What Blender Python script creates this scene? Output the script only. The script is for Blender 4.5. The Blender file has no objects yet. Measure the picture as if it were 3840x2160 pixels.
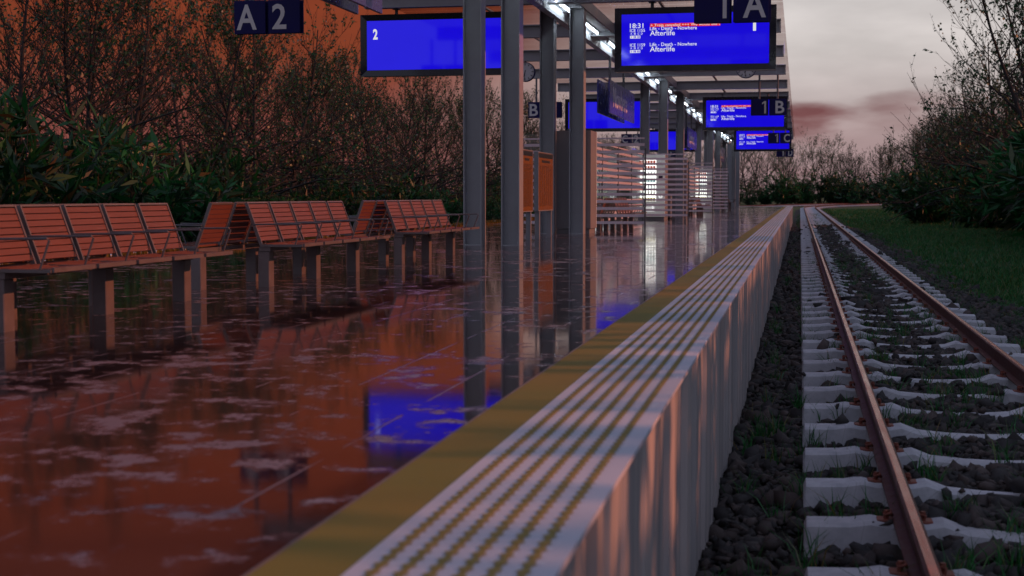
import bpy, math, random
import numpy as np
from mathutils import Vector, Matrix
R = math.radians
random.seed(7); rng = np.random.default_rng(7)
scn = bpy.context.scene
col = scn.collection

# ------------------------------------------------------------------ helpers
class MB:
    """collects geometry for one mesh"""
    def __init__(s): s.v = []; s.f = []; s.mi = []; s.m = 0
    def add(s, vs, fs):
        b = len(s.v); s.v += [tuple(p) for p in vs]; s.f += [tuple(b+i for i in f) for f in fs]; s.mi += [s.m]*len(fs)
        return s
    def box(s, x0, x1, y0, y1, z0, z1):
        return s.add([(x0,y0,z0),(x1,y0,z0),(x1,y1,z0),(x0,y1,z0),(x0,y0,z1),(x1,y0,z1),(x1,y1,z1),(x0,y1,z1)],
              [(0,3,2,1),(4,5,6,7),(0,1,5,4),(1,2,6,5),(2,3,7,6),(3,0,4,7)])
    def cbox(s, x0, x1, y0, y1, z0, z1, c):
        """box with chamfered edges in the horizontal outline and the top"""
        def ring(z, i):
            a=x0+i; b=x1-i; d=y0+i; e=y1-i
            return [(a+c,d,z),(b-c,d,z),(b,d+c,z),(b,e-c,z),(b-c,e,z),(a+c,e,z),(a,e-c,z),(a,d+c,z)]
        vs = ring(z0,0)+ring(z1-c,0)+ring(z1,c)
        fs = [tuple(range(7,-1,-1)), tuple(range(16,24))]
        for k in (0,8):
            for i in range(8): fs.append((k+i,k+(i+1)%8,k+8+(i+1)%8,k+8+i))
        return s.add(vs, fs)
    def tube(s, pts, rad, n=8, cap=True):
        pts = [Vector(p) for p in pts]
        if not isinstance(rad, (list,tuple)): rad = [rad]*len(pts)
        vs=[]; up0=None
        for i,p in enumerate(pts):
            d = (pts[min(i+1,len(pts)-1)]-pts[max(i-1,0)]).normalized()
            if up0 is None: up0 = Vector((0,0,1)) if abs(d.z)<.9 else Vector((1,0,0))
            a = d.cross(up0).normalized(); b = a.cross(d).normalized()
            for k in range(n):
                t = 2*math.pi*(k+.5)/n
                vs.append(p+a*math.cos(t)*rad[i]+b*math.sin(t)*rad[i])
        fs=[]
        for i in range(len(pts)-1):
            for k in range(n): fs.append((i*n+k,i*n+(k+1)%n,(i+1)*n+(k+1)%n,(i+1)*n+k))
        if cap: fs += [tuple(range(n-1,-1,-1)), tuple((len(pts)-1)*n+k for k in range(n))]
        return s.add(vs, fs)
    def disc(s, c, r, axis='y', n=32, flip=False):
        vs=[]
        for k in range(n):
            t=2*math.pi*k/n; vs.append((c[0]+r*math.cos(t), c[1], c[2]+r*math.sin(t)))
        return s.add(vs,[tuple(range(n)) if not flip else tuple(range(n-1,-1,-1))])
    def rot(s, M):
        s.v = [tuple(M @ Vector(p)) for p in s.v]; return s
    def mesh(s, name, mats, smooth=False):
        me = bpy.data.meshes.new(name); me.from_pydata(s.v, [], s.f)
        for m in (mats if isinstance(mats,(list,tuple)) else [mats]): me.materials.append(m)
        if any(s.mi): me.polygons.foreach_set('material_index', s.mi)
        if smooth: me.polygons.foreach_set('use_smooth', [True]*len(me.polygons))
        me.update(); return me
    def build(s, name, mats, parent=None, smooth=False, bevel=0):
        o = bpy.data.objects.new(name, s.mesh(name, mats, smooth)); col.objects.link(o)
        if parent: o.parent = parent
        if bevel:
            b = o.modifiers.new('bevel','BEVEL'); b.width = bevel; b.segments = 2; b.limit_method='ANGLE'
        return o

def tag(o, label=None, cat=None, group=None, kind=None):
    if label: o['label']=label
    if cat: o['category']=cat
    if group: o['group']=group
    if kind: o['kind']=kind
    return o
def empty(name, loc, label, cat, group=None, rz=0, kind=None):
    o = bpy.data.objects.new(name, None); col.objects.link(o); o.location=loc; o.rotation_euler=(0,0,rz)
    o.empty_display_size=.1
    return tag(o,label,cat,group,kind)
def copy_tree(o, parent=None):
    c = o.copy(); col.objects.link(c); c.parent = parent
    for ch in list(o.children): copy_tree(ch, c)
    return c
def np_mesh(name, verts, faces, mat, smooth=False):
    """verts (N,3), faces (M,k) constant k"""
    me = bpy.data.meshes.new(name); n=len(verts); m,k=faces.shape
    me.vertices.add(n); me.vertices.foreach_set('co', verts.astype(np.float32).ravel())
    me.loops.add(m*k); me.loops.foreach_set('vertex_index', faces.astype(np.int32).ravel())
    me.polygons.add(m); me.polygons.foreach_set('loop_start', np.arange(0,m*k,k,dtype=np.int32))
    me.polygons.foreach_set('loop_total', np.full(m,k,dtype=np.int32))
    if smooth: me.polygons.foreach_set('use_smooth', np.ones(m,dtype=bool))
    me.update(calc_edges=True); me.validate(); me.materials.append(mat)
    return me
def np_obj(name, verts, faces, mat, parent=None, smooth=False):
    o = bpy.data.objects.new(name, np_mesh(name,verts,faces,mat,smooth)); col.objects.link(o)
    if parent: o.parent=parent
    return o
ORD=['first','second','third','fourth','fifth','sixth','seventh','eighth','ninth','tenth','eleventh','twelfth','thirteenth','fourteenth',
 'fifteenth','sixteenth','seventeenth','eighteenth','nineteenth','twentieth']
def nth(i):
    if i<20: return ORD[i]
    t=['twenty','thirty','forty','fifty','sixty'][(i+1)//10-2]; r=(i+1)%10
    return t+'-'+ORD[r-1] if r else t[:-1]+'ieth'

# ------------------------------------------------------------------ materials
class NT:
    def __init__(s, name):
        s.mat = bpy.data.materials.new(name); s.mat.use_nodes=True; s.t=s.mat.node_tree
        s.b = s.t.nodes['Principled BSDF']; s.out=s.t.nodes['Material Output']; s.co=None
    def n(s, ty, **k):
        x = s.t.nodes.new(ty)
        for a,v in k.items():
            if a.startswith('i_'): x.inputs[a[2:].replace('_',' ')].default_value=v
            else: setattr(x,a,v)
        return x
    def l(s,a,b): s.t.links.new(a,b)
    def coord(s, scale=(1,1,1), kind='Object'):
        c = s.n('ShaderNodeTexCoord'); m=s.n('ShaderNodeMapping'); m.inputs['Scale'].default_value=scale
        s.l(c.outputs[kind], m.inputs['Vector']); return m.outputs['Vector']
    def noise(s, vec, scale, detail=4, rough=.6):
        x=s.n('ShaderNodeTexNoise'); x.inputs['Scale'].default_value=scale; x.inputs['Detail'].default_value=detail; x.inputs['Roughness'].default_value=rough
        if vec: s.l(vec,x.inputs['Vector'])
        return x.outputs['Fac']
    def ramp(s, fac, stops, interp='LINEAR'):
        r=s.n('ShaderNodeValToRGB'); e=r.color_ramp.elements; r.color_ramp.interpolation=interp
        while len(e)<len(stops): e.new(.5)
        for i,(p,c) in enumerate(stops):
            e[i].position=p; e[i].color=(c,c,c,1) if not isinstance(c,(tuple,list)) else (*c,1)
        s.l(fac,r.inputs['Fac']); return r.outputs['Color']
    def bump(s, h, strength=.3, dist=.01):
        b=s.n('ShaderNodeBump'); b.inputs['Strength'].default_value=strength; b.inputs['Distance'].default_value=dist
        s.l(h,b.inputs['Height']); s.l(b.outputs['Normal'],s.b.inputs['Normal'])
    def math(s, op, a, b=None, c=None, clamp=False):
        m=s.n('ShaderNodeMath',operation=op,use_clamp=clamp)
        for i,v in enumerate((a,b,c)):
            if v is None: continue
            if isinstance(v,(int,float)): m.inputs[i].default_value=v
            else: s.l(v,m.inputs[i])
        return m.outputs[0]
    def mix(s, fac, a, b):
        m=s.n('ShaderNodeMix',data_type='RGBA')
        for k,v in ((0,fac),(6,a),(7,b)):
            if isinstance(v,tuple): m.inputs[k].default_value=(*v,1) if len(v)==3 else v
            elif isinstance(v,(int,float)): m.inputs[k].default_value=v
            else: s.l(v,m.inputs[k])
        return m.outputs[2]
def simple(name, c, rough=.5, metal=0, var=.15, scale=6, bump=0, spec=.5, emis=None, es=0):
    t=NT(name); v=t.coord()
    f=t.noise(v,scale,5)
    t.l(t.ramp(f,[(.3,tuple(x*(1-var) for x in c)),(.7,tuple(min(1,x*(1+var)) for x in c))]), t.b.inputs['Base Color'])
    t.l(t.ramp(f,[(.3,max(0,rough*.85)),(.7,min(1,rough*1.15))]), t.b.inputs['Roughness'])
    t.b.inputs['Metallic'].default_value=metal; t.b.inputs['Specular IOR Level'].default_value=spec
    if bump: t.bump(t.noise(v,scale*8,4),bump,.005)
    if emis: t.b.inputs['Emission Color'].default_value=(*emis,1); t.b.inputs['Emission Strength'].default_value=es
    return t.mat
M={}
M['steel']=simple('painted_steel',(.31,.315,.35),.42,0,.07,3,.03)
M['steel_dark']=simple('dark_steel',(.13,.135,.16),.45,0,.1,3)
M['galv']=simple('bench_metal',(.16,.125,.13),.42,.1,.12,9)
M['tubemetal']=simple('tube_metal',(.11,.11,.13),.5,.1,.1,8)
M['cab']=simple('cabinet_metal',(.24,.235,.26),.45,0,.06,2)
M['navy']=simple('navy_board',(.012,.010,.085),.6,0,.08,4,spec=.15)
M['navy_purple']=simple('name_board',(.045,.045,.27),.28,0,.08,3)
M['letter']=simple('grey_lettering',(.62,.58,.6),.5,0,.05,8)
M['letter_pale']=simple('pale_lettering',(.85,.8,.9),.5,0,.05,8)
M['bezel']=simple('screen_bezel',(.012,.011,.02),.12,0,.1,4)
M['housing']=simple('screen_housing',(.03,.03,.05),.35,0,.1,4)
M['white_text']=simple('lit_text',(.5,.5,.5),.5,0,.01,4,emis=(.82,.82,.82),es=.8)
M['red_text']=simple('banner_red',(.3,.01,.01),.5,0,.01,4,emis=(.72,.004,.006),es=.85)
M['clock_face']=simple('clock_face',(.55,.55,.6),.3,0,.03,5)
M['black']=simple('black_paint',(.015,.015,.02),.4,0,.1,5)
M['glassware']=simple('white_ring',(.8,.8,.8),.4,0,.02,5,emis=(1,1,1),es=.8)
M['tube']=simple('lamp_tube',(.9,.9,.9),.4,0,.01,4,emis=(.82,.93,1),es=13)
M['lampbody']=simple('lamp_body',(.72,.74,.78),.45,0,.04,4)
t=NT('screen_blue'); t.b.inputs['Base Color'].default_value=(.004,.003,.05,1); t.b.inputs['Roughness'].default_value=.06
t.b.inputs['Emission Color'].default_value=(.008,.0025,.66,1); t.b.inputs['Emission Strength'].default_value=1.0
f=t.noise(t.coord(),2,2); t.l(t.ramp(f,[(0,.95),(1,1.05)]),t.b.inputs['Emission Strength']); M['blue']=t.mat

# wood of the seats
t=NT('red_brown_wood'); v=t.coord((6,1.2,30)); f=t.noise(v,3,6,.65); rnd=t.n('ShaderNodeNewGeometry')
c1=t.ramp(f,[(.25,(.12,.036,.025)),(.75,(.21,.066,.044))])
t.l(t.mix(t.math('MULTIPLY',rnd.outputs['Random Per Island'],.35),c1,(.2,.06,.035)),t.b.inputs['Base Color'])
t.b.inputs['Roughness'].default_value=.5; t.bump(f,.25,.003); M['wood']=t.mat

# wet platform paving
t=NT('wet_paving'); v=t.coord()
n1=t.noise(v,4.2,9,.72); n2=t.noise(v,.55,3,.5); n3=t.noise(v,14,5,.7)
thr=t.math('ADD',n1,t.math('MULTIPLY',n2,.30)); thr=t.math('ADD',thr,t.math('MULTIPLY',n3,.16))
dry=t.ramp(thr,[(.765,0.),(.85,1.)])
sep=t.n('ShaderNodeSeparateXYZ'); t.l(v,sep.inputs[0])
def lines(axis, step, w):
    fr=t.math('FRACT',t.math('DIVIDE',sep.outputs[axis],step)); d=t.math('ABSOLUTE',t.math('SUBTRACT',fr,.5))
    return t.math('LESS_THAN',d,w/step)
jl=lines(0,.42,.006); jm=t.ramp(t.noise(t.coord((6,1.1,1)),1.0,3),[(.52,0.),(.56,1.)])
joint=t.math('MULTIPLY',t.math('MULTIPLY',jl,jm),.55)
mask=t.math('MAXIMUM',t.math('MULTIPLY',dry,.75),joint)
base=t.mix(n2,(.016,.012,.014),(.03,.024,.028))
t.l(t.mix(mask,base,(.25,.21,.27)),t.b.inputs['Base Color'])
rg=t.math('ADD',t.math('MULTIPLY',mask,.42),t.ramp(n2,[(.35,.03),(.7,.065)])); t.l(rg,t.b.inputs['Roughness'])
t.b.inputs['IOR'].default_value=1.62
t.bump(t.math('ADD',t.math('MULTIPLY',n3,.35),n1),.045,.004); M['floor']=t.mat

def strip(name,a,b,sc,rough=.7,bump=.3,bscale=120):
    t=NT(name); v=t.coord(); f=t.noise(t.coord((.6,1,1)),sc,4,.55)
    t.l(t.ramp(f,[(.35,a),(.65,b)]),t.b.inputs['Base Color']); t.b.inputs['Roughness'].default_value=rough
    t.bump(t.noise(v,bscale,3),bump,.003); return t.mat
M['yellow']=strip('yellow_paint',(.17,.165,.028),(.24,.165,.028),.55)
M['white']=strip('white_slab',(.45,.50,.61),(.57,.60,.71),.9,.65,.15)
M['olive']=strip('groove_paint',(.20,.19,.055),(.27,.21,.06),3,.7,.3)
t=NT('sheet_wall'); f=t.noise(t.coord((1,2.6,.12)),1.2,6,.66); g=t.noise(t.coord((1,1,1)),.9,5)
c=t.ramp(f,[(.34,(.21,.215,.24)),(.46,(.36,.345,.36)),(.56,(.47,.42,.42)),(.66,(.33,.34,.37))])
t.l(t.mix(t.math('MULTIPLY',g,.4),c,(.42,.385,.39)),t.b.inputs['Base Color']); t.b.inputs['Roughness'].default_value=.75; t.bump(f,.2,.01); M['wall']=t.mat

t=NT('sleeper_concrete'); v=t.coord(); f=t.noise(v,7,8,.7); g=t.n('ShaderNodeTexVoronoi',feature='DISTANCE_TO_EDGE'); g.inputs['Scale'].default_value=3
t.l(v,g.inputs['Vector']); cr=t.ramp(g.outputs['Distance'],[(0.,.35),(.012,1.)])
c=t.ramp(f,[(.3,(.38,.39,.44)),(.7,(.62,.62,.68))])
oi=t.n('ShaderNodeObjectInfo')
c=t.mix(t.math('MULTIPLY',oi.outputs['Random'],.35),c,(.28,.265,.29))
t.l(t.mix(t.math('MULTIPLY',t.math('SUBTRACT',1.,cr),.5),c,(.12,.12,.13)),t.b.inputs['Base Color']); t.b.inputs['Roughness'].default_value=.85; t.bump(f,.35,.01); M['concrete']=t.mat
M['rust']=simple('rail_rust',(.06,.010,.0075),.55,.1,.3,14,.2)
M['clip']=simple('clip_rust',(.19,.048,.03),.6,0,.25,20,.2)
t=NT('rail_head'); f=t.noise(t.coord((6,.4,1)),4,5); t.b.inputs['Metallic'].default_value=.25
t.l(t.ramp(f,[(.3,(.34,.030,.010)),(.7,(.46,.06,.022))]),t.b.inputs['Base Color']); t.l(t.ramp(f,[(.3,.2),(.7,.34)]),t.b.inputs['Roughness']); t.b.inputs['Specular IOR Level'].default_value=.3; M['railhead']=t.mat
t=NT('ballast_stone'); g=t.n('ShaderNodeNewGeometry'); v=t.coord(); f=t.noise(v,40,4)
c=t.ramp(g.outputs['Random Per Island'],[(0,(.020,.019,.020)),(.5,(.038,.034,.034)),(.85,(.068,.047,.042)),(1,(.10,.075,.07))])
t.l(t.mix(t.math('MULTIPLY',f,.5),c,(.03,.027,.03)),t.b.inputs['Base Color']); t.b.inputs['Roughness'].default_value=.8; t.bump(f,.5,.008); M['stone']=t.mat
t=NT('ballast_bed'); v=t.coord(); f=t.noise(v,22,6,.75); g=t.noise(v,1.3,3)
t.l(t.mix(g,t.ramp(f,[(.35,(.012,.011,.012)),(.7,(.06,.05,.05))]),(.03,.034,.02)),t.b.inputs['Base Color']); t.b.inputs['Roughness'].default_value=.9; t.bump(f,1,.04); M['bed']=t.mat
t=NT('ground_grass'); v=t.coord(); f=t.noise(v,9,8,.75); g=t.noise(v,.25,4)
c=t.ramp(f,[(.35,(.012,.04,.012)),(.55,(.03,.095,.028)),(.72,(.07,.12,.03))])
t.l(t.mix(t.math('MULTIPLY',g,.5),c,(.028,.04,.018)),t.b.inputs['Base Color']); t.b.inputs['Roughness'].default_value=.95; t.bump(f,1,.06); M['ground']=t.mat
def leafmat(name, stops, trans=.35, rough=.45, vmin=.42, vmax=1.1):
    t=NT(name); g=t.n('ShaderNodeNewGeometry'); c=t.ramp(g.outputs['Random Per Island'],stops)
    oi=t.n('ShaderNodeObjectInfo'); hs=t.n('ShaderNodeHueSaturation'); t.l(c,hs.inputs['Color'])
    t.l(t.ramp(oi.outputs['Random'],[(0,vmin),(1,vmax)]),hs.inputs['Value']); c=hs.outputs['Color']
    t.l(c,t.b.inputs['Base Color']); t.b.inputs['Roughness'].default_value=rough
    tr=t.n('ShaderNodeBsdfTranslucent'); t.l(c,tr.inputs['Color']); mx=t.n('ShaderNodeMixShader'); mx.inputs[0].default_value=trans
    t.l(t.b.outputs[0],mx.inputs[1]); t.l(tr.outputs[0],mx.inputs[2]); t.l(mx.outputs[0],t.out.inputs['Surface']); return t.mat
M['leaf']=leafmat('tree_leaf',[(0,(.006,.03,.010)),(.45,(.009,.065,.022)),(.78,(.018,.11,.035)),(.88,(.12,.075,.02)),(.94,(.15,.16,.13)),(1,(.24,.26,.22))],.35,.4,.75,1.35)
M['bushleaf']=leafmat('bush_leaf',[(0,(.005,.02,.008)),(.35,(.009,.07,.018)),(.7,(.016,.16,.035)),(.84,(.05,.15,.06)),(.90,(.17,.075,.02)),(.95,(.11,.115,.08)),(1,(.03,.26,.06))],.35,.45,.42,1.15)
M['darkleaf']=leafmat('dark_leaf',[(0,(.006,.006,.007)),(.7,(.014,.012,.014)),(1,(.03,.022,.02))],.1)
M['grassblade']=leafmat('grass_blade',[(0,(.008,.06,.012)),(.5,(.016,.15,.03)),(.8,(.035,.20,.05)),(.92,(.2,.13,.03)),(1,(.2,.26,.16))],.3,.45,1.0,1.0)
M['drygrass']=leafmat('dry_grass',[(0,(.22,.13,.02)),(.5,(.33,.2,.03)),(1,(.45,.24,.045))],.35,.8)
t=NT('bark'); f=t.noise(t.coord((1,1,.2)),14,6,.7); t.l(t.ramp(f,[(.3,(.011,.010,.011)),(.7,(.036,.030,.031))]),t.b.inputs['Base Color']); t.b.inputs['Roughness'].default_value=.9; t.bump(f,.6,.02); M['bark']=t.mat
# glass with frosted bands (by height) for the shelters, and plain roof glass
def glass(name, tint, frost=False):
    t=NT(name); tr=t.n('ShaderNodeBsdfTransparent'); tr.inputs[0].default_value=(*tint,1)
    gl=t.n('ShaderNodeBsdfGlossy'); gl.inputs['Roughness'].default_value=.03; gl.inputs[0].default_value=(.9,.9,.9,1)
    lw=t.n('ShaderNodeFresnel'); lw.inputs[0].default_value=1.45; mx=t.n('ShaderNodeMixShader')
    t.l(lw.outputs[0],mx.inputs[0]); t.l(tr.outputs[0],mx.inputs[1]); t.l(gl.outputs[0],mx.inputs[2])
    t.l(mx.outputs[0],t.out.inputs['Surface']); t.t.nodes.remove(t.b); return t.mat
M['glass']=glass('clear_glass',(.93,.94,.94))
M['frost']=leafmat('frosted_band',[(0,(.9,.83,.95)),(1,(.92,.85,.97))],.4,.6,1,1)
t=NT('roof_glass'); rf=t.n('ShaderNodeBsdfRefraction'); rf.inputs['IOR'].default_value=1.0; rf.inputs['Roughness'].default_value=.0
f=t.noise(t.coord(),1.1,5); t.l(t.ramp(f,[(.35,(.66,.55,.54)),(.7,(.80,.72,.70))]),rf.inputs[0])
gl=t.n('ShaderNodeBsdfGlossy'); gl.inputs['Roughness'].default_value=.05; fr=t.n('ShaderNodeFresnel'); fr.inputs[0].default_value=1.3; mx=t.n('ShaderNodeMixShader')
t.l(t.math('MULTIPLY',fr.outputs[0],.25),mx.inputs[0]); t.l(rf.outputs[0],mx.inputs[1]); t.l(gl.outputs[0],mx.inputs[2]); t.l(mx.outputs[0],t.out.inputs['Surface']); t.t.nodes.remove(t.b); M['roofglass']=t.mat
t=NT('timetable_paper'); v=t.coord(); f=t.noise(v,5,4); t.l(t.ramp(f,[(.3,(.22,.085,.012)),(.7,(.28,.11,.016))]),t.b.inputs['Base Color']); t.b.inputs['Roughness'].default_value=.25; M['paper']=t.mat
M['print']=simple('print_ink',(.02,.012,.01),.5,0,.1,9)
M['vend_in']=simple('vending_light_panel',(.8,.8,.78),.5,0,.02,3,emis=(1,.98,.92),es=2.0)
M['vend_dim']=simple('vending_dim_panel',(.35,.36,.35),.5,0,.1,3,emis=(1,1,.95),es=.05)
M['vend_front_glow']=simple('vending_front_glow',(.75,.76,.74),.4,0,.04,3,emis=(1,.98,.93),es=.12)  # faint emission stands in for light spilling from the machine's window
M['shelf']=simple('vending_shelf_glow',(.75,.75,.75),.3,.2,.03,5,emis=(1,1,.97),es=.45)  # emission makes shelves, slot and hatch look lit by the machine
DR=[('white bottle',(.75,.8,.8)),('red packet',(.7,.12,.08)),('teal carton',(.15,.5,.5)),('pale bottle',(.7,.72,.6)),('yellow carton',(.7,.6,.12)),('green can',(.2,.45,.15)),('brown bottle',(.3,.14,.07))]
for nme,c in DR: M[nme]=simple(nme.replace(' ','_'),c,.3,0,.05,9,emis=c,es=.4)  # drinks emit their own colour in place of the machine's light

# ------------------------------------------------------------------ layout numbers (metres; camera .832 above the paving)
H=.832; XE=-.515; XY0,XY1=-1.185,-.97; XL=-9.7; GZ=-1.27; YE=110.7; PER=26.7; CX=-5.02

# ------------------------------------------------------------------ ground, platform
# ground sheet
g=MB(); g.add([(-900,-300,GZ),(900,-300,GZ),(900,1500,GZ),(-900,1500,GZ)],[(0,1,2,3)])
tag(g.build('ground',M['ground']),kind='structure')
pl=bpy.data.objects.new('platform',None); col.objects.link(pl); tag(pl,kind='structure')
g=MB(); g.box(XL+.4,XY0,-6,YE-.3,GZ-.2,0); g.build('paving',M['floor'],pl)
g=MB(); g.box(XY0+.002,XY0+.012,-6,YE-.3,-.1,.004); g.build('metal_trim',M['galv'],pl)
g=MB(); g.box(XY0+.012,XY1,-6,YE-.3,-.2,.003); g.build('yellow_stripe',M['yellow'],pl)
# edge slab with six sunk grooves
g=MB(); W=XE-XY1; cs=[.135,.277,.42,.563,.706,.85]; x=XY1+.001
g.box(XY1+.001,XE+.004,-6,YE,-.011,.006); g.box(XY1+.001,XE-.06,-6,YE-.01,-.3,-.011); g.build('edge_slab',M['white'],pl)
gr=MB()
for c in cs: gr.box(XY1+W*c-.0085,XY1+W*c+.0085,-6,YE-.002,0,.0085)
for c in cs:
    x=XY1+W*c
    for y in np.arange(-2,26,.066): gr.add([(x-.0185,y,.0095),(x,y-.030,.0095),(x+.0185,y,.0095),(x,y+.030,.0095),(x,y,.0115)],[(0,1,4),(1,2,4),(2,3,4),(3,0,4)])
gr.build('groove',M['olive'],pl)
g=MB(); g.box(XL,XL+.4,-6,YE,GZ-.2,.01); g.box(XL+.4,XE,YE-.3,YE,-.4,.012); g.build('rear_edge_slab',M['white'],pl)
# sheet wall along the track: irregular vertical folds
w=MB(); y=-6; pts=[]; k=0
while y<YE:
    d=random.choice((0,0,.012,.022,.03)); L=random.uniform(.07,.32)
    pts.append((XE-.0-d,y)); pts.append((XE-.0-d,min(y+L,YE))); y+=L+.012
vs=[];fs=[]
for i,(x,yy) in enumerate(pts):
    vs+= [(x,yy,GZ-.15+random.uniform(-.01,.01)),(x,yy,-.012)]
    if i: fs.append((2*i-2,2*i,2*i+1,2*i-1))
w.add(vs,fs); w.box(XE-.4,XE-.05,YE-.01,YE,GZ-.15,-.012)
tag(w.build('platform_wall',M['wall']),'pinkish grey ribbed wall below the striped platform edge beside the track','wall')

# golden dry grass fringe on the far side of the paving
def blades(cx,cy,cz,n,spread,hmin,hmax,wd,lean=.5):
    """n clumps given by arrays; returns verts, faces(3)"""
    N=len(cx); base=np.repeat(np.stack([cx,cy,cz],1),n,0)
    m=N*n; off=rng.normal(0,1,(m,2))*spread; base[:,:2]+=off
    h=rng.uniform(hmin,hmax,m); a=rng.uniform(0,2*np.pi,m); ln=rng.normal(0,lean,(m,2))
    s=np.stack([np.cos(a),np.sin(a)],1)*wd[0] if isinstance(wd,tuple) else np.stack([np.cos(a),np.sin(a)],1)*wd
    v=np.zeros((m,5,3))
    v[:,0,:]=base; v[:,0,:2]-=s; v[:,1,:]=base; v[:,1,:2]+=s
    mid=base.copy(); mid[:,:2]+=ln*h[:,None]*.35; mid[:,2]+=h*.6
    v[:,2,:]=mid; v[:,2,:2]-=s*.7; v[:,3,:]=mid; v[:,3,:2]+=s*.7
    tip=base.copy(); tip[:,:2]+=ln*h[:,None]; tip[:,2]+=h; v[:,4,:]=tip
    b=(np.arange(m)*5)[:,None]
    f=np.concatenate([b+np.array([0,1,3]),b+np.array([0,3,2]),b+np.array([2,3,4])],0)
    return v.reshape(-1,3),f
y=np.linspace(12,YE-2,2600); v_,f_=blades(-8.95+rng.normal(0,.05,len(y)),y,np.zeros(len(y))-.01,5,.02,.06,.13,.012,.12)
tag(np_obj('dry_grass_fringe',v_,f_,M['drygrass']),'golden dry grass fringe along the far edge of the wet paving','grass',kind='stuff')

# ------------------------------------------------------------------ tracks
def path1(s):   # s = distance along, returns centre x,y,heading
    X0,Y0,RR=1.345,204,345
    if s<Y0: return X0,s,0.
    a=(s-Y0)/RR; return X0+RR*(1-math.cos(a)),Y0+RR*math.sin(a),a
def path2(s):
    X0,Y0,RR=-11.5,184,392
    if s<Y0: return X0,s,0.
    a=(s-Y0)/RR; return X0+RR*(1-math.cos(a)),Y0+RR*math.sin(a),a
ZR=-.796; ZS=-.968
def rail(path,off,s0,s1,step=4):
    # profile: foot, web, head (x,z)
    P=[(-.065,ZS+.004),(.065,ZS+.004),(.065,ZS+.016),(.012,ZS+.032),(.012,ZR-.045),(.036,ZR-.036),(.036,ZR-.009),(.021,ZR),(-.021,ZR),(-.036,ZR-.009),(-.036,ZR-.036),(-.012,ZR-.045),(-.012,ZS+.032),(-.065,ZS+.016)]
    m=MB(); n=len(P); vs=[];fs=[];s=s0;k=0;mi=[]
    while True:
        x,y,a=path(s); c,sn=math.cos(a),math.sin(a)
        vs+=[(x+(off+px)*c,y-(off+px)*sn,pz) for px,pz in P]
        if k:
            for i in range(n):
                fs.append(((k-1)*n+i,(k-1)*n+(i+1)%n,k*n+(i+1)%n,k*n+i)); mi.append(1 if i==7 else 0)
        k+=1
        if s>=s1: break
        s=min(s+step,s1)
    m.add(vs,fs); m.mi=mi; return m
def sleeper_mesh():
    xs=[-1.30,-1.285,-1.05,-.94,-.86,-.64,-.55,-.42,-.2,0,.2,.42,.55,.64,.86,.94,1.05,1.285,1.30]
    zt=[-.05,-.012,-.005,.014,.0,.0,.018,-.028,-.045,-.05,-.045,-.028,.018,.0,.0,.014,-.005,-.012,-.05]
    wt=[.085,.092,.095,.095,.098,.098,.09,.075,.07,.07,.07,.075,.09,.098,.098,.095,.095,.092,.085]
    m=MB(); vs=[];fs=[]
    for x,z,w in zip(xs,zt,wt):
        vs+=[(x,-w-.045,-.24),(x,-w-.012,z-.02),(x,-w+.012,z),(x,w-.012,z),(x,w+.012,z-.02),(x,w+.045,-.24)]
    for i in range(len(xs)-1):
        for j in range(5): fs.append((i*6+j+6,i*6+j,i*6+j+1,i*6+j+7)[::-1])
    fs+= [(0,1,2,3,4,5)[::-1],tuple(len(vs)-6+k for k in range(6))]
    m.add(vs,fs); return m
SM=sleeper_mesh().mesh('sleeper',M['concrete'])
# rail fastening on one side of a rail: base plate, bent spring clip and bolt
def clip_mesh(s_):
    c=MB(); c.cbox(*sorted((s_*.062,s_*.150)),-.055,.055,-.002,.014,.004)
    c.tube([(s_*.10,-.03,.010),(s_*.11,-.03,.04),(s_*.075,-.028,.05),(s_*.066,0,.03),(s_*.075,.028,.05),(s_*.11,.03,.04),(s_*.10,.03,.010)],.009,6)
    c.tube([(s_*.098,0,.010),(s_*.098,0,.06)],.014,6); return c.mesh('rail_clip',M['clip'])
CMS=(clip_mesh(-1),clip_mesh(1))
def track(name,path,s0,s1,first,label,nind):
    r=empty(name,(0,0,0),label,'railway track')
    for off in (-.755,.748): rail(path,off,s0,s1).build('rail',[M['rust'],M['railhead']],r)
    s=first; k=0; big=MB(); bc=MB()
    base=sleeper_mesh()
    while s<s1-1:
        x,y,a=path(s)
        if k<nind:
            o=bpy.data.objects.new('sleeper',SM); col.objects.link(o); o.location=(x,y,ZS); o.rotation_euler=(random.gauss(0,.004),0,-a+random.gauss(0,.004)); o.parent=r
            if s<60:
                for off in (-.755,.748):
                    for cm in CMS: q=bpy.data.objects.new('rail_clip',cm); col.objects.link(q); q.location=(off,0,0); q.parent=o
        else:
            Mx=Matrix.Translation((x,y,ZS))@Matrix.Rotation(-a,4,'Z')
            big.add([Mx@Vector(p) for p in base.v],base.f)
        s+=1.117; k+=1
    o=big.build('far_sleepers',M['concrete'],r); tag(o,kind='stuff')
    return r
track('railway_track',path1,2,330,6.93-1.117*3,'rusty railway track on white concrete sleepers right of the platform wall',100)
track('railway_track',path2,2,345,3.,'distant rusty railway track curving right behind the far platform end',0)

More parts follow.
